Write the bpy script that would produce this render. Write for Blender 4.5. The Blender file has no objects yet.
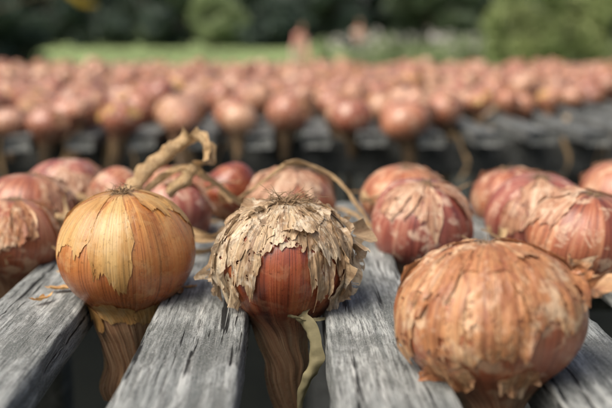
import bpy, math, random
import numpy as np
from mathutils import Vector, noise, Matrix

random.seed(7); rng=np.random.default_rng(7)
sc=bpy.context.scene
COL=sc.collection
T=0.80   # table top height

# ---------------------------------------------------------------- helpers
def link(o,parent=None):
    COL.objects.link(o)
    if parent: o.parent=parent
    return o
def empty(name,loc=(0,0,0)):
    e=bpy.data.objects.new(name,None); e.empty_display_size=.02; e.location=loc
    return link(e)
def mesh_obj(name,verts,faces,mat,parent=None,smooth=True,mer=None):
    m=bpy.data.meshes.new(name); m.from_pydata(verts,[],faces); 
    if smooth: m.polygons.foreach_set('use_smooth',[True]*len(m.polygons))
    if mer is not None:
        a=m.attributes.new('mer','FLOAT_VECTOR','POINT')
        a.data.foreach_set('vector',np.array(mer,dtype=np.float32).ravel())
    if mat: m.materials.append(mat)
    m.update()
    return link(bpy.data.objects.new(name,m),parent)

class NT:
    def __init__(s,name):
        s.m=bpy.data.materials.new(name); s.m.use_nodes=True
        s.t=s.m.node_tree; s.t.nodes.clear(); s.out=s.n('ShaderNodeOutputMaterial')
    def n(s,typ,**kw):
        nd=s.t.nodes.new(typ)
        for k,v in kw.items(): setattr(nd,k,v)
        return nd
    def l(s,a,b): s.t.links.new(a,b)
    def vmul(s,vec,k):
        nd=s.n('ShaderNodeVectorMath',operation='MULTIPLY'); s.l(vec,nd.inputs[0]); nd.inputs[1].default_value=k
        return nd.outputs[0]
    def vadd(s,vec,other):
        nd=s.n('ShaderNodeVectorMath',operation='ADD'); s.l(vec,nd.inputs[0]); s.l(other,nd.inputs[1]); return nd.outputs[0]
    def noise(s,vec,scale=1,detail=3,rough=.5,dist=0):
        nd=s.n('ShaderNodeTexNoise'); s.l(vec,nd.inputs['Vector']); nd.inputs['Scale'].default_value=scale
        nd.inputs['Detail'].default_value=detail; nd.inputs['Roughness'].default_value=rough; nd.inputs['Distortion'].default_value=dist
        return nd.outputs[0]
    def ramp(s,fac,stops):
        nd=s.n('ShaderNodeValToRGB'); s.l(fac,nd.inputs[0]); cr=nd.color_ramp
        while len(cr.elements)<len(stops): cr.elements.new(.5)
        for e,(p,c) in zip(cr.elements,stops):
            e.position=p; e.color=(c[0],c[1],c[2],1) if not isinstance(c,(int,float)) else (c,c,c,1)
        return nd.outputs[0]
    def mix(s,fac,a,b,mode='MIX'):
        nd=s.n('ShaderNodeMix',data_type='RGBA',blend_type=mode)
        for i,v in ((0,fac),(6,a),(7,b)):
            if isinstance(v,(int,float)): nd.inputs[i].default_value=v
            elif isinstance(v,tuple): nd.inputs[i].default_value=(v[0],v[1],v[2],1)
            else: s.l(v,nd.inputs[i])
        return nd.outputs[2]
    def math(s,op,a,b=None,c=None,clamp=False):
        nd=s.n('ShaderNodeMath',operation=op,use_clamp=clamp)
        for i,v in enumerate((a,b,c)):
            if v is None: continue
            if isinstance(v,(int,float)): nd.inputs[i].default_value=v
            else: s.l(v,nd.inputs[i])
        return nd.outputs[0]
    def bsdf(s,col,rough=.5,spec=.5,height=None,bstr=.5,bdist=.001,transl=0,coat=0,hole=None):
        b=s.n('ShaderNodeBsdfPrincipled')
        if isinstance(col,tuple): b.inputs['Base Color'].default_value=(*col,1)
        else: s.l(col,b.inputs['Base Color'])
        if isinstance(rough,(int,float)): b.inputs['Roughness'].default_value=rough
        else: s.l(rough,b.inputs['Roughness'])
        b.inputs['Specular IOR Level'].default_value=spec
        b.inputs['Coat Weight'].default_value=coat; b.inputs['Coat Roughness'].default_value=.25
        if height is not None:
            bp=s.n('ShaderNodeBump'); bp.inputs['Strength'].default_value=bstr; bp.inputs['Distance'].default_value=bdist
            s.l(height,bp.inputs['Height']); s.l(bp.outputs[0],b.inputs['Normal'])
        o=b.outputs[0]
        if transl>0:
            tr=s.n('ShaderNodeBsdfTranslucent')
            if isinstance(col,tuple): tr.inputs[0].default_value=(*col,1)
            else: s.l(col,tr.inputs[0])
            mx=s.n('ShaderNodeMixShader'); mx.inputs[0].default_value=transl
            s.l(o,mx.inputs[1]); s.l(tr.outputs[0],mx.inputs[2]); o=mx.outputs[0]
        if hole is not None:
            tp=s.n('ShaderNodeBsdfTransparent'); mx=s.n('ShaderNodeMixShader'); s.l(hole,mx.inputs[0]); s.l(o,mx.inputs[1]); s.l(tp.outputs[0],mx.inputs[2]); o=mx.outputs[0]
        s.l(o,s.out.inputs[0]); return s.m

# ---------------------------------------------------------------- materials
def onion_mat(name,dark,mid,light,tan,tanamt=.5,rough=.33,seed=0.,paper=False,rand=False,lines=.62,grad=None,holes=None,mott=None,coat=.3):
    g=NT(name); at=g.n('ShaderNodeAttribute',attribute_name='mer'); v=at.outputs['Vector']
    oi=g.n('ShaderNodeObjectInfo')
    sh=g.n('ShaderNodeCombineXYZ'); 
    g.l(g.math('MULTIPLY_ADD',oi.outputs['Random'],37.0,seed),sh.inputs[0]); g.l(g.math('MULTIPLY',oi.outputs['Random'],19.),sh.inputs[2])
    v1=g.vadd(g.vmul(v,(2.6,2.6,2.0)),sh.outputs[0])
    v2=g.vadd(g.vmul(v,(11,11,1.6)),sh.outputs[0])
    v3=g.vadd(g.vmul(v,(38,38,3.5)),sh.outputs[0])
    tc=g.n('ShaderNodeTexCoord'); ob=g.vadd(tc.outputs['Object'],sh.outputs[0])
    n1=g.noise(v1,1,3,.55,.3); n2=g.noise(v2,1,3,.6); n3=g.noise(v3,1,3,.6)
    base=g.ramp(g.math('ADD',g.math('MULTIPLY',n1,.6),g.math('MULTIPLY',n2,.4)),[(.36,dark),(.5,mid),(.62,light)])
    sx=g.n('ShaderNodeSeparateXYZ'); g.l(v,sx.inputs[0]); t=sx.outputs[2]
    if rand:
        hue=g.ramp(oi.outputs['Random'],[(0,(.28,.07,.038)),(.18,(.48,.19,.10)),(.36,(.20,.042,.03)),(.54,(.60,.36,.21)),(.72,(.36,.10,.065)),(.88,(.42,.15,.07)),(1,(.72,.50,.34))])
        base=g.mix(.7,base,hue)
    if grad:
        gf=g.ramp(g.math('ADD',t,g.math('MULTIPLY',g.math('SUBTRACT',n1,.5),.5)),[(.18,0.),(.48,1.)])
        base=g.mix(g.math('MULTIPLY',gf,.8),base,grad)
    vein=g.ramp(n3,[(.36,lines),(.50,1.0)])
    base=g.mix(1.0,base,vein,'MULTIPLY')
    if not rand:
        v4=g.vadd(g.vmul(v,(17,17,.8)),sh.outputs[0]); n4=g.noise(v4,1,1,.4)
        vl=g.ramp(g.math('ABSOLUTE',g.math('SUBTRACT',n4,.5)),[(.0,.58 if not paper else .68),(.016,1.)])
        base=g.mix(1.,base,vl,'MULTIPLY')
    bl=g.noise(ob,4 if rand else 70,4,.65,.4)
    blm=g.math('MULTIPLY',g.ramp(bl,[(.52,0.),(.62,1.)]),tanamt)
    base=g.mix(blm,base,tan)
    if mott:
        mo=g.noise(g.vadd(g.vmul(v,(7,7,14)),sh.outputs[0]),1,5,.7,.8)
        base=g.mix(g.math('MULTIPLY',g.ramp(mo,[(.49,0.),(.62,1.)]),.7),base,mott)
    sp=g.noise(ob,20 if rand else 420,3,.6)
    base=g.mix(g.math('MULTIPLY',g.ramp(sp,[(.60,0.),(.70,1.)]),.45),base,tuple(c*.35 for c in dark))
    if not paper:
        base=g.mix(g.ramp(t,[(.012,.9),(.085,0.)]),base,(.16,.10,.06))
        nk=g.ramp(g.math('ADD',t,g.math('MULTIPLY',g.math('SUBTRACT',n2,.5),.12)),[(.52,0.),(.66,1.)])
        ncol=g.ramp(n3,[(.35,(.12,.06,.035)),(.5,(.38,.22,.12)),(.65,(.60,.43,.26))]) if not rand else g.ramp(n3,[(.35,(.08,.05,.03)),(.5,(.22,.14,.08)),(.65,(.36,.26,.15))])
        base=g.mix(g.math('MULTIPLY',nk,.8 if not rand else 1.),base,ncol)
    wr=g.noise(ob,8 if rand else 160,4,.6,.6)
    h=g.math('ADD',g.math('MULTIPLY',n3,.5),g.math('MULTIPLY',wr,.35))
    h=g.math('ADD',h,g.math('MULTIPLY',n2,.5))
    rg=g.math('ADD',g.math('MULTIPLY',blm,.25),g.math('MULTIPLY_ADD',wr,.25,rough-.12))
    hole=None
    if holes:
        hn=g.noise(g.vadd(g.vmul(v,(9,9,22)),sh.outputs[0]),1,4,.65,.5)
        hole=g.ramp(hn,[(holes,0.),(holes+.012,1.)])
    return g.bsdf(base,rg,.5,h,.6 if paper else .45,.0014,transl=.18 if paper else 0,coat=0 if paper else coat,hole=hole)

M_amber=onion_mat('onion_skin_amber',(.33,.11,.03),(.54,.24,.065),(.65,.37,.125),(.60,.38,.16),.3,.28,1.,grad=(.38,.092,.028))
M_red  =onion_mat('onion_skin_red',(.13,.028,.014),(.29,.065,.026),(.42,.14,.055),(.45,.24,.13),.25,.27,5.)
M_orange=onion_mat('onion_skin_orange',(.24,.06,.028),(.42,.145,.064),(.58,.29,.15),(.68,.48,.30),.5,.34,9.,grad=(.33,.09,.04))
M_copper=onion_mat('onion_skin_copper',(.18,.045,.026),(.37,.12,.060),(.53,.26,.14),(.66,.48,.32),.6,.36,17.,coat=.15)
M_pink =onion_mat('onion_skin_pink',(.15,.034,.028),(.33,.095,.065),(.50,.24,.16),(.66,.48,.35),.65,.38,13.,coat=.15)
M_bg   =onion_mat('onion_skin_mixed',(.16,.04,.022),(.38,.13,.065),(.58,.32,.18),(.76,.58,.42),.5,.30,3.,rand=True,coat=.4)
P_gold =onion_mat('papery_skin_gold',(.46,.22,.065),(.61,.34,.115),(.70,.46,.19),(.70,.51,.28),.3,.30,21.,paper=True,lines=.65)
P_grey =onion_mat('papery_skin_dry',(.30,.18,.09),(.57,.41,.245),(.77,.64,.45),(.80,.71,.56),.55,.5,25.,paper=True,lines=.5,holes=.595,mott=(.23,.13,.07))
P_rose =onion_mat('papery_skin_rose',(.40,.17,.10),(.57,.32,.19),(.72,.50,.34),(.76,.60,.44),.55,.45,29.,paper=True,lines=.6,holes=.61,mott=(.34,.14,.08))
P_orng =onion_mat('papery_skin_orange',(.36,.13,.055),(.55,.26,.115),(.70,.44,.24),(.76,.59,.40),.6,.38,33.,paper=True,lines=.55,holes=.585,mott=(.30,.10,.048))

def leaf_dry():
    g=NT('dry_leaf_straw'); at=g.n('ShaderNodeAttribute',attribute_name='mer'); v=at.outputs['Vector']
    n=g.noise(g.vmul(v,(9,9,6)),1,4,.6); n3=g.noise(g.vmul(v,(40,1,3)),1,3,.6)
    c=g.ramp(n,[(.3,(.36,.20,.09)),(.5,(.62,.42,.21)),(.7,(.78,.61,.38))])
    c=g.mix(1.,c,g.ramp(n3,[(.35,.55),(.55,1.)]),'MULTIPLY')
    return g.bsdf(c,.55,.4,n3,.6,.001,transl=.2)
M_leaf=leaf_dry()
def simple(name,c,rough=.6,transl=0,var=.25,scale=8):
    g=NT(name); tc=g.n('ShaderNodeTexCoord'); n=g.noise(tc.outputs['Object'],scale,4,.6)
    col=g.mix(n,tuple(x*(1-var) for x in c),tuple(min(1,x*(1+var)) for x in c))
    return g.bsdf(col,rough,.3,n,.3,.002,transl=transl)
M_root=simple('dry_root_fibre',(.27,.18,.10),.8,0,.6,200)
M_olive=simple('withered_leaf_olive',(.26,.23,.13),.5,.2,.5,90)

def wood(name,k=1.0):
    g=NT(name); tc=g.n('ShaderNodeTexCoord'); oi=g.n('ShaderNodeObjectInfo')
    sh=g.n('ShaderNodeCombineXYZ'); g.l(g.math('MULTIPLY',oi.outputs['Random'],50.),sh.inputs[0]); g.l(g.math('MULTIPLY',oi.outputs['Random'],31.),sh.inputs[1])
    P=g.vadd(tc.outputs['Object'],sh.outputs[0])
    warp=g.n('ShaderNodeTexNoise'); g.l(g.vmul(P,(9,4,9)),warp.inputs['Vector']); warp.inputs['Scale'].default_value=1; warp.inputs['Detail'].default_value=2
    P2=g.vadd(P,g.vmul(warp.outputs['Color'],(.006,0,.006)))
    a=g.noise(g.vmul(P2,(150,7,150)),1,6,.7)
    b=g.noise(g.vmul(P2,(620,38,620)),1,4,.7)
    c=g.noise(g.vmul(P,(45,16,45)),1,6,.7,.6)
    d=g.noise(P,1100,3,.7)
    cr=g.noise(g.vmul(P2,(230,5,230)),1,3,.6)
    col=g.ramp(a,[(.3,tuple(k*x for x in(.11,.122,.117))),(.46,tuple(k*x for x in (.26,.277,.267))),(.66,tuple(k*x for x in (.50,.515,.49)))])
    col=g.mix(.9,col,g.ramp(b,[(.35,.22),(.53,1.1)]),'MULTIPLY')
    col=g.mix(g.math('MULTIPLY',g.ramp(c,[(.45,0.),(.57,1.)]),.7),col,tuple(k*x for x in(.08,.087,.08)))
    col=g.mix(g.math('MULTIPLY',g.ramp(d,[(.54,0.),(.66,1.)]),.5),col,tuple(k*x for x in(.62,.63,.60)))
    crk=g.ramp(cr,[(.35,.06),(.385,1.)])
    col=g.mix(1.,col,crk,'MULTIPLY')
    h=g.math('ADD',g.math('MULTIPLY',a,.6),g.math('MULTIPLY',b,.7)); h=g.math('ADD',h,g.math('MULTIPLY',crk,.6)); h=g.math('ADD',h,g.math('MULTIPLY',d,.25))
    return g.bsdf(col,.8,.3,h,.95,.0024)
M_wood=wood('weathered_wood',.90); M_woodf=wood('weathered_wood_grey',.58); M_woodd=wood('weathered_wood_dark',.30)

# ---------------------------------------------------------------- onion geometry
PROF=[(0,.775),(.10,.80),(.34,.77),(.64,.635),(.87,.38),(.985,.06),(.97,-.24),(.83,-.52),(.61,-.76),(.43,-.96),(.33,-1.16),(.27,-1.45),(.23,-1.8),(.20,-2.15),(.17,-2.5)]
def catmull(P,n):
    P=np.array(P,float); Q=np.vstack([2*P[0]-P[1],P,2*P[-1]-P[-2]]); out=[]
    for i in range(len(P)-1):
        p0,p1,p2,p3=Q[i:i+4]
        for s in np.linspace(0,1,20,endpoint=False):
            out.append(.5*((2*p1)+(-p0+p2)*s+(2*p0-5*p1+4*p2-p3)*s*s+(-p0+3*p1-3*p2+p3)*s**3))
    out.append(P[-1]); out=np.array(out)
    L=np.concatenate([[0],np.cumsum(np.linalg.norm(np.diff(out,axis=0),axis=1))]); L/=L[-1]
    tt=np.linspace(0,1,n); return np.stack([np.interp(tt,L,out[:,k]) for k in range(out.shape[1])],1)
class Shape:
    def __init__(s,R,seed,squash=1.,neck=1.,bend=(0,0),necklen=1.,ridge=1.):
        P=[]
        for r,z in PROF:
            if z<-.8:
                r=r*(1+(neck-1)*min(1,(-z-.8)/.3)); z=-.8+(z+.8)*necklen
            P.append((max(r,0),z*squash if z>-.8 else -.8*squash+(z+.8)))
        s.c=catmull(P,400); s.c[:,0]=np.maximum(s.c[:,0],0)
        s.R=R; s.seed=seed; s.bend=bend; s.ridge=ridge
        d=np.gradient(s.c,axis=0); nn=np.stack([-d[:,1],d[:,0]],1); nn/=np.linalg.norm(nn,axis=1)[:,None]+1e-9; s.nrm=nn
    def pt(s,th,t,off=0):
        t=min(max(t,0),1)*399; i=min(int(t),398); f=t-i
        r,z=s.c[i]*(1-f)+s.c[i+1]*f; nr,nz=s.nrm[i]*(1-f)+s.nrm[i+1]*f
        c,sn=math.cos(th),math.sin(th); S=s.seed*3.7
        k=noise.noise((c*1.1+S,sn*1.1,z*.9))*.085
        dn=max(0,-z-.75)
        k+=noise.noise((c*4.5+S,sn*4.5,z*.6))*(.016+.20*min(dn,.8))*s.ridge
        k+=noise.noise((c*11,sn*11+S,z*.8))*(.007+.14*min(dn,.8))*s.ridge
        th2=th+dn*.7
        c,sn=math.cos(th2),math.sin(th2)
        rr=r*(1+k)+nr*off; zz=z+nz*off
        bx=s.bend[0]*dn**1.6; by=s.bend[1]*dn**1.6
        wob=noise.noise((S,z*2.2,4.))*dn*.10
        return Vector(((rr*c+bx+wob)*s.R,(rr*sn+by)*s.R,zz*s.R))
def bulb(name,S,mat,parent,nth=112,nt=110,tmax=1.):
    V=[];F=[];A=[]
    for j in range(nt):
        t=(j/(nt-1))*tmax
        for i in range(nth):
            th=2*math.pi*i/nth; V.append(S.pt(th,t)); A.append((math.cos(th),math.sin(th),t))
    for j in range(nt-1):
        for i in range(nth):
            a=j*nth+i;b=j*nth+(i+1)%nth; F.append((a,a+nth,b+nth,b))
    return mesh_obj(name,V,F,mat,parent,True,A)
def flakes(name,S,mat,parent,specs,seed=0,curl=.1,crinkle=.008,NU=60,NV=30,tear=1.):
    """sheets of dry skin torn along the grain: straight-ish sides, ragged top and bottom hems"""
    V=[];F=[];A=[];rd=random.Random(seed)
    for sp in specs:
        th0,t0,dth,dt,lift=sp[:5]; cu=sp[5] if len(sp)>5 else curl
        sd=rd.random()*100; base=len(V)
        for i in range(NU):
            u=i/(NU-1)*2-1
            env=(1-abs(u)**3.2)
            jag=.55*noise.noise((u*1.3+sd,0,0))+.30*noise.noise((u*4+sd,5,0))*tear+.16*noise.noise((u*13+sd,9,0))*tear+.08*noise.noise((u*34+sd,3,0))*tear
            jag2=.40*noise.noise((u*1.4+sd,20,0))+.25*noise.noise((u*6+sd,25,0))*tear
            bot=max(.03,env*.8+jag*min(1,3*(1-abs(u)))+.12); top=max(.03,env*.85+jag2*min(1,3*(1-abs(u)))+.05)
            for j in range(NV):
                v=j/(NV-1); w=-top+(top+bot)*v
                side=.16*noise.noise((sd,w*2.5,u*.5))+.07*noise.noise((sd,w*9,7))+.03*noise.noise((sd,w*25,2))
                th=th0+(u+side*abs(u))*dth; t=t0+w*dt
                eb=max(0,v-.5)/.5; et=max(0,.25-v)/.25; es=max(0,abs(u)-.6)/.4
                sb=.35+noise.noise((u*1.8+sd,2,11))*1.6
                ss=.3+noise.noise((w*1.6+sd,math.copysign(4,u),3))*1.5
                off=.008+lift+cu*(eb**2.)*max(0,sb)+cu*.7*es**2*max(0,ss)+cu*.35*et**2*max(0,.4+noise.noise((u*2+sd,8,1)))
                off+=crinkle*noise.noise((th*4+sd,t*16,0))+crinkle*.7*noise.noise((th*12+sd,t*34,1))+crinkle*.5*noise.noise((th*26+sd,t*80,1))
                off=max(off,.006+lift*.4)
                V.append(S.pt(th,max(t,.012),off)); A.append((math.cos(th)+sd*.01,math.sin(th),t))
        for i in range(NU-1):
            for j in range(NV-1):
                a=base+i*NV+j; F.append((a,a+1,a+1+NV,a+NV))
    return mesh_obj(name,V,F,mat,parent,True,A)
def tube(V,F,A,pts,rad,n=6):
    base=len(V); N=len(pts)
    for k,p in enumerate(pts):
        d=(pts[min(k+1,N-1)]-pts[max(k-1,0)]).normalized()
        a=d.orthogonal().normalized(); b=d.cross(a)
        r=rad*(1-.7*k/(N-1))
        for i in range(n):
            an=2*math.pi*i/n; V.append(p+a*math.cos(an)*r+b*math.sin(an)*r); A.append((math.cos(an),math.sin(an),k/(N-1)))
    for k in range(N-1):
        for i in range(n):
            q=base+k*n+i;w=base+k*n+(i+1)%n; F.append((q,w,w+n,q+n))
def root_tuft(S,parent,n=60,seed=0,L=.2,spread=.10):
    V=[];F=[];A=[];rd=random.Random(seed); R=S.R
    for _ in range(n):
        a=rd.random()*6.28; r0=rd.random()*spread*R
        p=Vector((math.cos(a)*r0,math.sin(a)*r0,.785*R*(S.c[0,1]/.775))); d=Vector((math.cos(a)*.8,math.sin(a)*.8,rd.uniform(.1,.9))).normalized()
        pts=[p.copy()]; st=L*R*rd.uniform(.4,1.2)/6
        for k in range(6):
            d=(d+Vector((rd.uniform(-.7,.7),rd.uniform(-.7,.7),rd.uniform(-.65,.25)))).normalized(); p=p+d*st
            if Vector((p.x,p.y)).length>.12*R and p.z<.77*R*(S.c[0,1]/.775): p.z+=.01*R
            pts.append(p.copy())
        tube(V,F,A,pts,.011*R*rd.uniform(.5,1.2),4)
    return mesh_obj('root_tuft',V,F,M_root,parent,True,A)
def ribbon(name,ctrl,width,mat,parent=None,twist=2.,seed=0,cup=.35,n=60,end=.3):
    P=catmull(ctrl,n); V=[];F=[];A=[]; M=7
    for k in range(n):
        p=Vector(P[k]); d=(Vector(P[min(k+1,n-1)])-Vector(P[max(k-1,0)])).normalized()
        a=d.cross(Vector((.3,.2,1))).normalized(); b=d.cross(a); an=twist*k/n+seed+.8*noise.noise((seed*3.1,k*.08,0))
        A1=a*math.cos(an)+b*math.sin(an); B1=d.cross(A1); s=k/(n-1)
        w=width*(1-(1-end)*s)*(1+.4*noise.noise((seed+5.,k*.15,2)))
        for i in range(M):
            u=i/(M-1)*2-1
            q=p+A1*(u*w)+B1*(cup*w*(u*u)+.25*w*noise.noise((u*2+seed,k*.2,9)))
            V.append(q);A.append((u,seed,s*5))
    for k in range(n-1):
        for i in range(M-1):
            q=k*M+i;F.append((q,q+1,q+1+M,q+M))
    return mesh_obj(name,V,F,mat,parent,True,A)

def hero(loc,R,mat,pmat,specs,seed,tilt=(0,0,0),squash=1.,neck=1.,bend=(0,0),curl=.08,crinkle=.010,L=.2,nroot=60,leaves=1,necklen=1.,spread=.10):
    e=empty('onion',loc); e.rotation_euler=tilt
    S=Shape(R,seed,squash,neck,bend,necklen)
    bulb('bulb',S,mat,e)
    if specs: flakes('papery_skin',S,pmat,e,specs,seed,curl,crinkle)
    root_tuft(S,e,nroot,seed,L,spread)
    tip=S.pt(0,.97); rd=random.Random(seed)
    for k in range(leaves):
        a=rd.random()*6.28; p=Vector((tip.x,tip.y,tip.z+.3*R))
        ribbon('neck_leaf',[p,p+Vector((math.cos(a)*.15,math.sin(a)*.15,-.5))*R,p+Vector((math.cos(a)*.3+rd.uniform(-.2,.2),math.sin(a)*.3,-1.1))*R],.16*R,M_leaf,e,3.,rd.random()*9)
    return e,S
PI=math.pi
def rs(seed,n,tlo=.10,thi=.36,dth=(.3,.7),dt=(.07,.15),front=True,lift=(0,.015)):
    rd=random.Random(seed); out=[]
    for _ in range(n):
        th=(-PI/2+rd.uniform(-1.9,1.9)) if front else rd.uniform(0,6.28)
        out.append((th,rd.uniform(tlo,thi),rd.uniform(*dth),rd.uniform(*dt),rd.uniform(*lift)))
    return out

# left hero: smooth amber bulb, a few close-lying translucent golden sheets (local frame turned by .4)
FL=-PI/2-.4
hero((-.1105,.5596,.834),.0465,M_amber,P_gold,
     [(FL-.05,.26,.34,.21,.0,.008),(FL-.75,.20,.42,.15,.001,.010),(FL+1.1,.13,.42,.09,.001,.015),(FL+2.2,.2,.8,.16,.0,.02),(FL-2.3,.2,.8,.16,.0,.02),
      (FL-.2,.60,.55,.06,.006,.03),(FL+.7,.62,.5,.05,.008,.04),(FL-1.2,.63,.5,.06,.01,.05)],
     3,(.03,-.03,.4),1.02,1.42,(-.12,0),crinkle=.003,L=.24,nroot=130,necklen=.86,leaves=5)
# centre hero: dark red bulb under torn, close-lying dry skin
FC=-PI/2-.2
sp=[(FC-.95,.17,.75,.16,.006,.05),(FC+.25,.14,.8,.12,.010,.05),(FC+1.35,.20,.7,.19,.008,.06),(FC+2.6,.2,.9,.17,.006,.05),(FC-2.3,.2,.8,.18,.006,.05),
    (FC-.25,.13,.6,.12,.022,.07),(FC+.85,.20,.42,.14,.022,.08),(FC-.6,.24,.30,.15,.020,.09),(FC+.12,.12,.9,.07,.036,.08),(FC-1.5,.26,.34,.19,.016,.14),
    (FC+1.15,.31,.28,.15,.024,.20),(FC-1.15,.34,.24,.14,.012,.14),(FC+.50,.29,.20,.16,.018,.10),(FC+1.6,.24,.3,.13,.05,.36),(FC-1.2,.10,.5,.07,.036,.10),(FC+1.3,.10,.6,.07,.036,.10),
    (FC-.85,.42,.16,.06,.012,.16),(FC+.95,.43,.2,.07,.014,.16),(FC-1.6,.40,.22,.08,.02,.28)]
hero((-.0035,.5434,.830),.0460,M_red,P_grey,sp,8,(.05,.02,.2),1.,1.15,(.02,0),crinkle=.024,L=.42,nroot=260,leaves=2,spread=.2)
# right front: papery orange over red-brown
FR=-PI/2-1.0
sp=[(FR-.45,.24,.85,.19,.006,.03),(FR+.60,.20,.55,.17,.010,.05),(FR+1.3,.25,.24,.06,.04,.34),(FR-1.5,.27,.6,.17,.008,.06),(FR+.15,.10,1.1,.075,.014,.03),(FR-.1,.30,.42,.10,.014,.05),
    (FR-.75,.47,.34,.07,.010,.10),(FR+.15,.49,.28,.05,.014,.10),(FR+2.1,.2,.8,.17,.01,.1),(FR-2.4,.2,.8,.17,.01,.1),(FR-1.0,.15,.5,.12,.016,.05)]
hero((.1040,.4250,.8320),.0490,M_orange,P_orng,sp,12,(-.08,.05,1.0),.90,1.0,(.0,.05),crinkle=.018,L=.13)
# rest of the near rack
hero((.0017,.7800,.823),.0410,M_copper,P_rose,rs(31,7),14,(.1,.1,0),.95,1.2)
hero((.1080,.684,.824),.0430,M_pink,P_rose,rs(32,7,.1,.33),15,(.25,-.05,.5),1.,1.2,curl=.06)
hero((.1100,.805,.822),.0410,M_orange,P_rose,rs(33,8),16,(-.1,-.1,2.5),.95)
hero((.2160,.7246,.822),.0450,M_pink,P_rose,rs(35,9),18,(.1,-.2,1),.95)
hero((.2270,.640,.822),.0430,M_copper,P_rose,rs(36,8),19,(-.1,-.15,3),curl=.06)
hero((.2160,.820,.820),.0380,M_copper,P_rose,rs(37,6),20,(0,.15,3),.92)
hero((.3200,.800,.824),.0430,M_copper,P_rose,rs(38,6),21,(0,.15,3))
hero((.3230,.700,.826),.0420,M_red,P_rose,rs(40,6),23,(0,-.15,4))
hero((-.2220,.665,.818),.0390,M_orange,P_orng,rs(41,9,.1,.35),24,(.1,.1,1),.95)
hero((-.2330,.746,.822),.0410,M_copper,P_rose,rs(42,9),25,(.2,.1,2))
hero((-.2230,.840,.824),.0420,M_pink,P_rose,rs(43,8),26,(0,.1,2),.95)
hero((-.1080,.745,.820),.0390,M_pink,P_rose,rs(44,6),27,(.1,.3,2),.95)
hero((-.1120,.835,.818),.0380,M_copper,P_rose,rs(45,6),28,(.1,-.2,2),.92)
hero((-.0560,.810,.828),.0280,M_red,P_rose,rs(46,6),29,(1.7,.2,.8),necklen=.7)
hero((-.1660,.800,.826),.0270,M_copper,P_rose,rs(52,6),35,(1.6,.1,-.5),necklen=.7)
hero((-.3300,.780,.828),.0430,M_orange,P_rose,rs(47,7),30,(.1,-.2,2))
hero((-.3310,.690,.828),.0400,M_red,P_rose,rs(48,7),31,(.1,.2,5))

dl=empty('withered_onion_leaf')
ribbon('blade',[(.004,.512,.800),(.012,.500,.788),(.012,.497,.768),(.006,.500,.750),(.003,.502,.735)],.0080,M_olive,dl,1.6,2.,.9,60,.1)
ribbon('blade',[(-.002,.506,.802),(.012,.505,.800),(.024,.515,.798)],.0025,M_olive,dl,1.2,3.,.5)
dt=empty('dried_onion_tops')
R_=ribbon
R_('strap',[(-.130,.662,.836),(-.120,.672,.856),(-.104,.678,.873),(-.089,.68,.885),(-.079,.675,.898)],.0088,M_leaf,dt,2.0,1.1,1.1,90,.7)
R_('strap',[(-.079,.675,.898),(-.069,.672,.888),(-.070,.668,.873),(-.082,.665,.861),(-.098,.665,.852)],.0075,M_leaf,dt,2.0,2.6,1.,80,.7)
R_('strap',[(-.120,.66,.846),(-.10,.668,.862),(-.084,.675,.869),(-.068,.68,.860),(-.05,.69,.846),(-.03,.70,.828)],.0055,M_leaf,dt,3.,2.3,.9,90)
R_('strap',[(-.005,.70,.872),(.010,.705,.872),(.033,.71,.862),(.047,.70,.850),(.056,.69,.836),(.07,.68,.815)],.0032,M_leaf,dt,3.,5.3,.8,80)
R_('strap',[(-.045,.72,.838),(-.02,.705,.858),(.005,.712,.870),(.03,.73,.856)],.0030,M_leaf,dt,3.,6.3,.8,80)
R_('strap',[(.03,.78,.812),(.05,.74,.822),(.075,.70,.812),(.09,.69,.808)],.0030,M_leaf,dt,4.,8.3,.6,60)
rd=random.Random(5)
for k in range(60):
    x=rd.uniform(-.36,.36); y=rd.uniform(.62,.87); z=T+rd.uniform(.004,.03); a=rd.uniform(0,6.28); l=rd.uniform(.015,.04)
    c=[(x,y,z)]
    for q in range(3):
        a+=rd.uniform(-.9,.9); x+=math.cos(a)*l; y+=math.sin(a)*l*.6; z=max(T+.003,z+rd.uniform(-.014,.012)); c.append((x,y,z))
    R_('strap',c,rd.uniform(.0015,.006),M_leaf,dt,rd.uniform(2,5),rd.random()*20,.8,36)
PER=.1085; G0=-.0035
V=[];F=[];A=[]
spots=[(-.165,.545),(-.158,.57),(-.075,.560),(-.070,.572),(.046,.60),(.035,.57),(.163,.52),(.17,.60)]+[(G0+PER*(.5+g_)+rd.uniform(-.02,.02),rd.uniform(.6,.85)) for g_ in (-3,-2,-1,0,1,2) for _ in range(5)]
for (x,y) in spots:
    z=T+.0015; r=rd.uniform(.002,.0050); an=rd.random()*6.28; b0=len(V); N=26; sd=rd.random()*50; cu=rd.uniform(.4,1.3)
    for j in range(6):
        for i in range(N):
            ph=6.283*i/N; b=1+.5*noise.noise((math.cos(ph)*2+sd,math.sin(ph)*2,0)); u=j/5*b*math.cos(ph)*r*2.2; w=j/5*b*math.sin(ph)*r*.7
            zz=cu*(w*w)/r+cu*.12*(u*u)/r+abs(noise.noise((u*300,w*300,sd)))*.0015
            V.append((x+u*math.cos(an)-w*math.sin(an),y+u*math.sin(an)+w*math.cos(an),z+zz)); A.append((u*90,w*90+sd,.3))
    for j in range(5):
        for i in range(N):
            F.append((b0+j*N+i,b0+(j+1)*N+i,b0+(j+1)*N+(i+1)%N,b0+j*N+(i+1)%N))
mesh_obj('onion_skin_scraps',V,F,P_gold,None,True,A)

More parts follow.
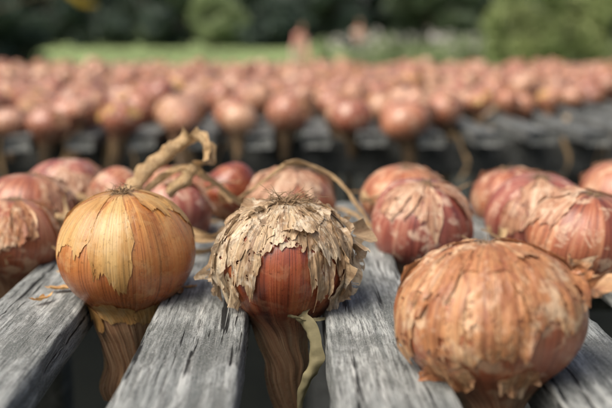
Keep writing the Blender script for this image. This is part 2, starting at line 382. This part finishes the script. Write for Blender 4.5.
# ---------------------------------------------------------------- racks
def plank(name,x0,x1,y0,y1,z0,z1,mat,parent,seed=0,ns=40,axis='y',rough=1.):
    if axis=='x': L0,L1,a0,a1=x0,x1,y0,y1
    else: L0,L1,a0,a1=y0,y1,x0,x1
    r=min(a1-a0,z1-z0)*.10; cs=[]
    for (ca,cz,s0) in ((a1-r,z1-r,0),(a0+r,z1-r,1),(a0+r,z0+r,2),(a1-r,z0+r,3)):
        for q in range(4):
            an=(s0+q/3)*PI/2; cs.append((ca+r*math.cos(an),cz+r*math.sin(an)))
    full=[]
    for i,p in enumerate(cs):
        full.append(p); q=cs[(i+1)%len(cs)]
        if math.dist(p,q)>2*r:
            for s in (.2,.4,.6,.8): full.append((p[0]*(1-s)+q[0]*s,p[1]*(1-s)+q[1]*s))
    n=len(full); V=[];F=[]
    cm=(a0+a1)/2
    for k in range(ns+1):
        s=k/ns; L=L0+(L1-L0)*s
        for i,(a,z) in enumerate(full):
            da=.0022*rough*noise.noise((seed*7.1+a*8,L*5,z*3)); dz=.0016*rough*noise.noise((seed*3.3+a*40,L*6,2))
            e=.0014*rough*noise.noise((a*190+seed,L*26,z*190))+.0010*rough*noise.noise((a*300+seed,L*90,z*190))
            A_=a+da+e; Z_=z+dz+e
            if k in (0,ns): A_=cm+(A_-cm)*.97
            V.append((L,A_,Z_) if axis=='x' else (A_,L,Z_))
    for k in range(ns):
        for i in range(n):
            a=k*n+i;b=k*n+(i+1)%n; F.append((a,b,b+n,a+n) if axis!='x' else (a,a+n,b+n,b))
    F.append(tuple(range(n))); F.append(tuple(reversed(range(ns*n,ns*n+n))))
    return mesh_obj(name,V,F,mat,parent,True)
def rack(gmin,gmax,y0,y1,beams,ns,front=lambda x:0,SW=.0300,mat=None):
    e=empty('onion_drying_rack'); TH=.024
    rdr=random.Random(int(y0*100)+9)
    for g in range(gmin,gmax+1):
        xc=G0+g*PER+PER/2
        plank('slat',xc-SW,xc+SW,y0+front(xc)+rdr.uniform(-.02,.02),y1+rdr.uniform(-.01,.01),T-TH+rdr.uniform(-.001,.001),T+rdr.uniform(-.0015,.0015),mat or M_wood,e,g+y0*10,ns)
    xa,xb=G0+gmin*PER,G0+(gmax+1)*PER
    for by in beams:
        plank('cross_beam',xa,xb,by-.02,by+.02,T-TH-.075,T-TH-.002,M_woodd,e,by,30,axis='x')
        x=xa+.05
        while x<xb:
            m=bpy.data.meshes.new('post'); 
            w,d=.028,.022; h=T-TH-.004
            vs=[];fs=[]
            for k in range(9):
                zz=h*k/8
                for (sx,sy) in ((-1,-1),(-.8,-1.06),(.8,-1.06),(1,-1),(1,1),(-1,1)):
                    vs.append((x+sx*w+.002*noise.noise((x,zz*4,sx)),by+.043+sy*d,zz))
            for k in range(8):
                for i in range(6):
                    a=k*6+i;b=k*6+(i+1)%6; fs.append((a,b,b+6,a+6))
            fs.append((48,49,50,51,52,53))
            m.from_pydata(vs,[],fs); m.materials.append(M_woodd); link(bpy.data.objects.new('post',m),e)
            x+=.44
    return e
rack(-7,6,-.25,.895,[.02,.84],140)
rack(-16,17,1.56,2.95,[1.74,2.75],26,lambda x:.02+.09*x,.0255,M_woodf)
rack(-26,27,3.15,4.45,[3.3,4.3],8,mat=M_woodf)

# ---------------------------------------------------------------- distant onion crop (instanced)
crop=empty('onion_crop')
var=[]
for k in range(8):
    S=Shape(1.,60+k,[1,.92,1.05,.97,1.02,.9,1,.95][k],1.0+.1*(k%3),((k%3-1)*.15,.1*(k%2)),.8+.2*(k%4))
    o=bulb('tmp',S,M_bg,None,26,30)
    fl=flakes('tmpf',S,(P_rose,P_orng,P_gold)[k%3],None,rs(70+k,3,.1,.35,(.3,.6),(.06,.11),False),k,.14,.02,14,8)
    bpy.context.view_layer.objects.active=o
    for q in bpy.context.selected_objects: q.select_set(False)
    o.select_set(True); fl.select_set(True); bpy.ops.object.join()
    var.append(o.data); bpy.data.objects.remove(o)
def put(x,y,z,R,tilt):
    o=bpy.data.objects.new('crop_onion',rd.choice(var)); o.location=(x,y,z); o.scale=(R,R,R*rd.uniform(.92,1.05))
    o.rotation_euler=(rd.uniform(-tilt,tilt),rd.uniform(-tilt,tilt),rd.uniform(0,6.28)); link(o,crop)
def fill(gmin,gmax,y0f,y1,dy,pile,skip):
    for g in range(gmin,gmax+1):
        x=G0+g*PER; y=y0f(x)+rd.uniform(-.04,.09)
        while y<y1:
            if rd.random()>skip:
                R=rd.uniform(.032,.047); put(x+rd.uniform(-.018,.018),y,T+.020+rd.uniform(0,.014),R,.22)
            if rd.random()<pile: put(x+PER/2+rd.uniform(-.03,.03),y+.05,T+.034+rd.uniform(0,.030),rd.uniform(.024,.038),.9)
            y+=dy*rd.uniform(.85,1.35)
def front2(x): return 1.61+.09*x if x<.28 else 1.63+min(.80,(x-.28)*1.4)
fill(-15,17,front2,2.92,.088,.34,.10)
fill(-25,27,lambda x:3.2,4.4,.094,.40,.08)
for k in range(120):
    g_=rd.randint(-11,12); x=G0+g_*PER+rd.uniform(-.02,.02); y=rd.uniform(1.62,1.95)+.09*x; z=T-rd.uniform(.0,.03); l=rd.uniform(.04,.09)
    c=[(x,y,z)]
    for q in range(3): c.append((c[-1][0]+rd.uniform(-.02,.02),c[-1][1]+rd.uniform(-.015,.015),c[-1][2]-l*rd.uniform(.5,1)))
    ribbon('hanging_top',c,rd.uniform(.003,.007),M_leaf,dt,2.,rd.random()*20,.6,16)

# ---------------------------------------------------------------- ground
g=NT('grass_ground'); tc=g.n('ShaderNodeTexCoord'); P=tc.outputs['Object']
n1=g.noise(P,.06,4,.6); n2=g.noise(P,6,5,.7); n3=g.noise(P,.4,3,.6)
c=g.mix(n1,(.17,.24,.09),(.26,.33,.14)); c=g.mix(g.math('MULTIPLY',g.ramp(n3,[(.45,0.),(.6,1.)]),.3),c,(.30,.32,.17))
c=g.mix(.7,c,g.ramp(n2,[(.3,.7),(.7,1.3)]),'MULTIPLY')
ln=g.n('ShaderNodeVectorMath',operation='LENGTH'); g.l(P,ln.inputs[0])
rack_shade=g.ramp(g.math('MULTIPLY_ADD',n2,.10,g.math('DIVIDE',ln.outputs['Value'],30.)),[(.42,1.),(.55,0.)])  # shade under and around the racks, painted into the ground colour within a radius
c=g.mix(rack_shade,c,g.mix(n2,(.024,.028,.026),(.05,.055,.045)))
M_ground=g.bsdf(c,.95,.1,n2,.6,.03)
V=[];F=[];N=60
xs=np.sign(np.linspace(-1,1,N))*np.abs(np.linspace(-1,1,N))**2.5*600
for yy in xs:
    for xx in xs:
        V.append((xx,yy,0.0 if math.hypot(xx,yy)<10 else .05*noise.noise((xx*.1,yy*.1,0))))
for j in range(N-1):
    for i in range(N-1): F.append((j*N+i,j*N+i+1,j*N+N+i+1,j*N+N+i))
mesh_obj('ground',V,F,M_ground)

# ---------------------------------------------------------------- foliage
def foliage_mat(name,a,b,tr=.25):
    g=NT(name); at=g.n('ShaderNodeAttribute',attribute_name='tint')
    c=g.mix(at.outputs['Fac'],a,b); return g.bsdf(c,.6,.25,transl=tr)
M_dark=foliage_mat('foliage_dark',(.06,.09,.08),(.14,.18,.14))
M_mid=foliage_mat('foliage_mid',(.10,.14,.09),(.21,.26,.16))
M_lite=foliage_mat('foliage_light',(.16,.21,.10),(.32,.38,.20))
M_yel=foliage_mat('foliage_yellowgreen',(.20,.26,.10),(.42,.46,.22))
M_deep=foliage_mat('foliage_deep',(.035,.058,.05),(.085,.115,.085))  # darkest greens, for the dark tree and shrubs on the left
M_gold=foliage_mat('foliage_gold',(.50,.36,.05),(.70,.50,.08))
M_flw=foliage_mat('flower_petal',(.55,.52,.48),(.8,.78,.72),.1)
M_bark=simple('bark',(.09,.075,.055),.9,0,.4,12)
def leaves(name,clumps,n,size,mat,parent=None,flat=0.):
    Cs=[];tt=[]
    for (c,r) in clumps:
        d=rng.normal(size=(n,3)); d/=np.linalg.norm(d,axis=1)[:,None]; rad=rng.random(n)**.45
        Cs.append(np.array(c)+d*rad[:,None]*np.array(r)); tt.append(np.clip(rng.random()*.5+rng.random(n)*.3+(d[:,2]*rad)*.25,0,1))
    C=np.vstack(Cs); tt=np.concatenate(tt); C[:,2]=np.maximum(C[:,2],.03)
    K=len(C); u=rng.normal(size=(K,3)); u/=np.linalg.norm(u,axis=1)[:,None]; w=rng.normal(size=(K,3)); v=np.cross(u,w); v/=np.linalg.norm(v,axis=1)[:,None]
    s=size*rng.uniform(.6,1.3,(K,1)); 
    V=np.stack([C-u*s,C+v*s*.5,C+u*s,C-v*s*.5],1).reshape(-1,3)
    m=bpy.data.meshes.new(name); m.vertices.add(K*4); m.vertices.foreach_set('co',V.ravel().astype(np.float32))
    m.loops.add(K*4); m.loops.foreach_set('vertex_index',np.arange(K*4,dtype=np.int32))
    m.polygons.add(K); m.polygons.foreach_set('loop_start',np.arange(0,K*4,4,dtype=np.int32)); 
    m.update(calc_edges=True)
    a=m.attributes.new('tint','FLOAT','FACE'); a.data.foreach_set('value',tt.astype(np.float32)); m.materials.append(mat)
    return link(bpy.data.objects.new(name,m),parent)
def tree(x,y,h,cr,mat,low=.15,n=260,nc=26,size=.3,name='tree',sq=1.):
    e=empty(name,(x,y,0)); V=[];F=[];A=[]
    tube(V,F,A,[Vector((.08*math.sin(k+x),.06*math.cos(k*1.3),h*.75*k/6)) for k in range(7)],h*.028,9)
    cl=[]
    for k in range(nc):
        a=rd.random()*6.28; zz=rd.uniform(low,.95); rr=cr*math.sqrt(max(.08,1-((zz-.5)/.62)**2))*rd.uniform(.3,.95)
        c=(math.cos(a)*rr,math.sin(a)*rr,zz*h); r=cr*rd.uniform(.25,.45); cl.append((c,(r,r,r*.75*sq)))
        b0=Vector((0,0,max(.12*h,c[2]-.2*h))); 
        if b0.z>h*.72: b0.z=h*.72
        tube(V,F,A,[b0,b0.lerp(Vector(c),.5)+Vector((0,0,-.03*h)),Vector(c)],h*.009,5)
    mesh_obj('trunk_and_limbs',V,F,M_bark,e,True); leaves('crown',cl,n,size,mat,e); return e
cl=[]
for k in range(230):
    x=rd.uniform(-110,110); y=rd.uniform(152,166); z=rd.uniform(.8,17); r=rd.uniform(2.6,4.4); cl.append(((x,y,z),(r,r,r*.9)))
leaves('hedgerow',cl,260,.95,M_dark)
for k,x in enumerate(np.arange(-92,94,13.)):
    tree(float(x)+rd.uniform(-4,4),rd.uniform(125,142),rd.uniform(13,19),rd.uniform(5.5,8),M_dark if k%3 else M_mid,.06,200,28,.7)
tree(-8.7,100,6.4,3.7,M_lite,.26,160,24,.32,'small_tree')
tree(-10.2,27,6.,1.8,M_deep,.02,240,30,.2); tree(-13.,29,7.,2.6,M_dark,.02,240,28,.22)
tw=empty('autumn_branch',(-4.75,20.,1.78)); V=[];F=[];A=[]
tube(V,F,A,[Vector((-5.2,6.6,-.2)),Vector((-2.4,3,.2)),Vector((-1,.9,.35)),Vector((-.2,0,.25)),Vector((.3,0,-.15))],.03,6); mesh_obj('twig',V,F,M_bark,tw)
leaves('leaves',[((-.22+.09*k,0,.24-.07*k),(.10,.1,.06)) for k in range(6)],40,.05,M_gold,tw)
cl=[((rd.uniform(.8,8.5),rd.uniform(19,25),rd.uniform(.1,.9)),(.45,.4,.35)) for _ in range(80)]
leaves('flower_border',cl,110,.09,M_lite)
cl=[((rd.uniform(.8,7.5),rd.uniform(18.6,24),rd.uniform(.75,1.2)),(.25,.2,.1)) for _ in range(60)]
leaves('white_flowers',cl,8,.055,M_flw)
def shrub(x,y,h,r,mat,n=26):
    e=empty('shrub',(x,y,0)); V=[];F=[];A=[]; cl=[]
    for k in range(n):
        a=rd.random()*6.28; rr=r*math.sqrt(rd.random()); z=rd.uniform(.1,1)*h; c=(math.cos(a)*rr,math.sin(a)*rr,z); cl.append((c,(r*.3,r*.3,h*.16)))
        tube(V,F,A,[Vector((c[0]*.15,c[1]*.15,0)),Vector((c[0]*.6,c[1]*.6,z*.5)),Vector(c)],.02,5)
    mesh_obj('stems',V,F,M_bark,e); leaves('leaves',cl,150,.075,mat,e)
shrub(4.75,17,2.1,.8,M_yel); shrub(6.1,17.5,2.6,.9,M_yel); shrub(7.4,18,2.4,.9,M_lite); shrub(5.4,20,1.6,.8,M_lite); shrub(9,19,2.6,1.1,M_yel)
for q in range(6): shrub(-12.6+q*.75,30+rd.uniform(-1,1),1.5+rd.uniform(-.2,.4)-.1*q,.9,M_deep,22)
cl=[((rd.uniform(-20,20),rd.uniform(38,70),.10),(.9,.9,.12)) for _ in range(90)]
leaves('rough_grass',cl,50,.10,M_lite)

# ---------------------------------------------------------------- people
M_skin=simple('skin',(.58,.34,.25),.5,0,.08,5); M_hair=simple('hair',(.14,.08,.05),.6,0,.4,60)
M_pinkc=simple('pink_cloth',(.85,.38,.34),.8,0,.12,20); M_whitec=simple('pale_pink_cloth',(.82,.56,.52),.8,0,.08,20)
M_jean=simple('blue_trousers',(.10,.13,.20),.85,0,.2,20); M_rust=simple('rust_cloth',(.62,.30,.22),.8,0,.15,20)
M_eye=simple('eye_dark',(.03,.02,.02),.2,0,.1,5); M_shoe=simple('shoe',(.05,.045,.04),.6,0,.2,20)
def person(loc,yaw,h,shirt,legs,lean,armf):
    e=empty('person',loc); e.rotation_euler=(0,0,yaw); e.scale=(h/1.7,)*3
    vs=[];ed=[];ra=[]
    def v(p,r,par=None):
        vs.append(p); ra.append(r); 
        if par is not None: ed.append((par,len(vs)-1))
        return len(vs)-1
    L=lean
    pel=v((0,0,.95),(.15,.11)); wa=v((0,-.10*L,1.10),(.125,.095),pel); ch=v((0,-.28*L,1.30),(.155,.11),wa); nb=v((0,-.40*L,1.44),(.075,.065),ch); nk=v((0,-.46*L-.01,1.52),(.05,.05),nb)
    hd=v((0,-.48*L-.02,1.58),(.05,.05),nk)
    for s in (-1,1):
        hp=v((s*.095,0,.86),(.088,.09),pel); kn=v((s*.105,-.03,.49),(.058,.06),hp); cf=v((s*.105,0,.34),(.052,.055),kn); an=v((s*.105,.02,.09),(.036,.038),cf); v((s*.115,-.13,.045),(.038,.03),an)
        sh=v((s*.175,-.34*L,1.395),(.062,.06),ch); el=v((s*.23,-.34*L-.08*armf,1.12),(.044,.044),sh); wr=v((s*.20,-.34*L-.30*armf,1.12-.22*(1-.5*armf)),(.027,.025),el)
        w=Vector(vs[wr]); d=(w-Vector(vs[el])).normalized(); pa=v(tuple(w+d*.06),(.036,.018),wr); side=Vector((s,0,0)); kk=Vector(vs[pa])
        for f in range(4):
            o=(f-1.5)*.019; ln=[.062,.072,.068,.052][f]
            k0=v(tuple(kk+d*.03+side*o),(.0095,.0095),pa); k1=v(tuple(kk+d*(.03+ln*.5)+side*o+Vector((0,0,-.006))),(.0088,.0088),k0); v(tuple(kk+d*(.03+ln*.9)+side*o+Vector((0,0,-.022))),(.0075,.0075),k1)
        t0=v(tuple(w+d*.025-side*.03),(.011,.011),wr); v(tuple(w+d*.075-side*.05),(.009,.009),t0)
    m=bpy.data.meshes.new('body'); m.from_pydata(vs,ed,[]); o=bpy.data.objects.new('body_tmp',m); link(o)
    md=o.modifiers.new('s','SKIN'); md.use_smooth_shade=True
    for i,r in enumerate(ra): o.data.skin_vertices[0].data[i].radius=r; o.data.skin_vertices[0].data[i].use_root=(i==0)
    s2=o.modifiers.new('u','SUBSURF'); s2.levels=2
    bpy.context.view_layer.update(); dg=bpy.context.evaluated_depsgraph_get(); bm=bpy.data.meshes.new_from_object(o.evaluated_get(dg)); bpy.data.objects.remove(o)
    bm.materials.clear()
    for q in (M_skin,shirt,legs,M_shoe): bm.materials.append(q)
    for p in bm.polygons:
        c=p.center; k=1
        if c.z<.08: k=3
        elif c.z<.93 and abs(c.x)<.19: k=2
        elif c.z>1.475: k=0
        elif abs(c.x)>.15 and c.z<1.17: k=0
        p.material_index=k
        p.use_smooth=True
    link(bpy.data.objects.new('body',bm),e)
    hc=Vector((0,-.50*L-.035,1.66)); V=[];F=[]; nu,nv=28,20
    for j in range(nv+1):
        ph=PI*j/nv
        for i in range(nu):
            th=2*PI*i/nu; x,y,z=math.sin(ph)*math.cos(th),math.sin(ph)*math.sin(th),math.cos(ph)
            wx=.075*(1-.22*max(0,-z)); yy=.095*y; 
            if y<-.6 and -.25<z<.1: yy-=.022*math.exp(-(x/.16)**2)*math.exp(-((z+.12)/.14)**2)
            if y<-.5: yy+=.008*math.exp(-((abs(x)-.35)/.15)**2)*math.exp(-((z-.05)/.12)**2)
            V.append(hc+Vector((x*wx,yy,z*.115)))
    for j in range(nv):
        for i in range(nu): a=j*nu+i;b=j*nu+(i+1)%nu;F.append((a,a+nu,b+nu,b))
    mesh_obj('head',V,F,M_skin,e)
    V2=[]
    for j in range(nv+1):
        ph=PI*.68*j/nv
        for i in range(nu):
            th=2*PI*i/nu; x,y,z=math.sin(ph)*math.cos(th),math.sin(ph)*math.sin(th),math.cos(ph)
            k=1.1 if (y>-.35 or z>.45) else .93
            V2.append(hc+Vector((x*.078*k,y*.1*k,z*.122*k+.006)))
    mesh_obj('hair',V2,F[:nv*nu],M_hair,e)
    for s in (-1,1):
        for nm,c,r,mt in (('eye',Vector((s*.028,-.086,.006)),(.010,.007,.006),M_eye),('ear',Vector((s*.074,.0,-.005)),(.010,.02,.03),M_skin)):
            V=[hc+c+Vector((r[0]*math.sin(PI*j/8)*math.cos(PI*i/5),r[1]*math.sin(PI*j/8)*math.sin(PI*i/5),r[2]*math.cos(PI*j/8))) for j in range(9) for i in range(10)]
            F3=[(j*10+i,j*10+10+i,j*10+10+(i+1)%10,j*10+(i+1)%10) for j in range(8) for i in range(10)]
            mesh_obj(nm,V,F3,mt,e)
    V=[hc+Vector((.022*math.cos(a)*k,-.088-.004*k,-.055+.007*math.sin(a)*k)) for k in (1,.01) for a in np.linspace(0,2*PI,12,endpoint=False)]
    mesh_obj('mouth',V,[(i,(i+1)%12,12+(i+1)%12,12+i) for i in range(12)],M_pinkc,e)
person((.20,31,0),.6,1.52,M_pinkc,M_whitec,.9,1.)
person((.62,32,0),-.9,1.38,M_whitec,M_pinkc,.5,1.)
person((3.1,39,0),.3,1.85,M_rust,M_jean,.2,.6)

# ---------------------------------------------------------------- light, sky, camera
w=bpy.data.worlds.new('World'); sc.world=w; w.use_nodes=True; nt=w.node_tree; bg=nt.nodes['Background']
sky=nt.nodes.new('ShaderNodeTexSky'); sky.sky_type='NISHITA'; sky.sun_disc=False
EL,AZ=math.radians(56),math.radians(235)
sky.sun_elevation=EL; sky.sun_rotation=AZ; sky.dust_density=7.; sky.air_density=1.; sky.ozone_density=.4
nt.links.new(sky.outputs[0],bg.inputs[0]); bg.inputs[1].default_value=.15
sl=bpy.data.lights.new('sun','SUN'); sl.energy=3.3; sl.angle=math.radians(45); sl.color=(1,.95,.87)
so=bpy.data.objects.new('sun',sl); d=Vector((math.sin(AZ)*math.cos(EL),math.cos(AZ)*math.cos(EL),math.sin(EL))); so.rotation_euler=d.to_track_quat('Z','Y').to_euler(); so.location=(0,0,20); link(so)
cam=bpy.data.cameras.new('camera'); co=bpy.data.objects.new('camera',cam); link(co); sc.camera=co
co.location=(0,0,.97); co.rotation_euler=(math.radians(90-10.8),0,math.radians(-1.08))
cam.lens=50; cam.sensor_width=36; cam.clip_start=.02; cam.clip_end=2500
cam.dof.use_dof=True; cam.dof.focus_distance=.515; cam.dof.aperture_fstop=4.8; cam.dof.aperture_blades=0
sc.view_settings.view_transform='Standard'; sc.view_settings.look='None'; sc.view_settings.exposure=0
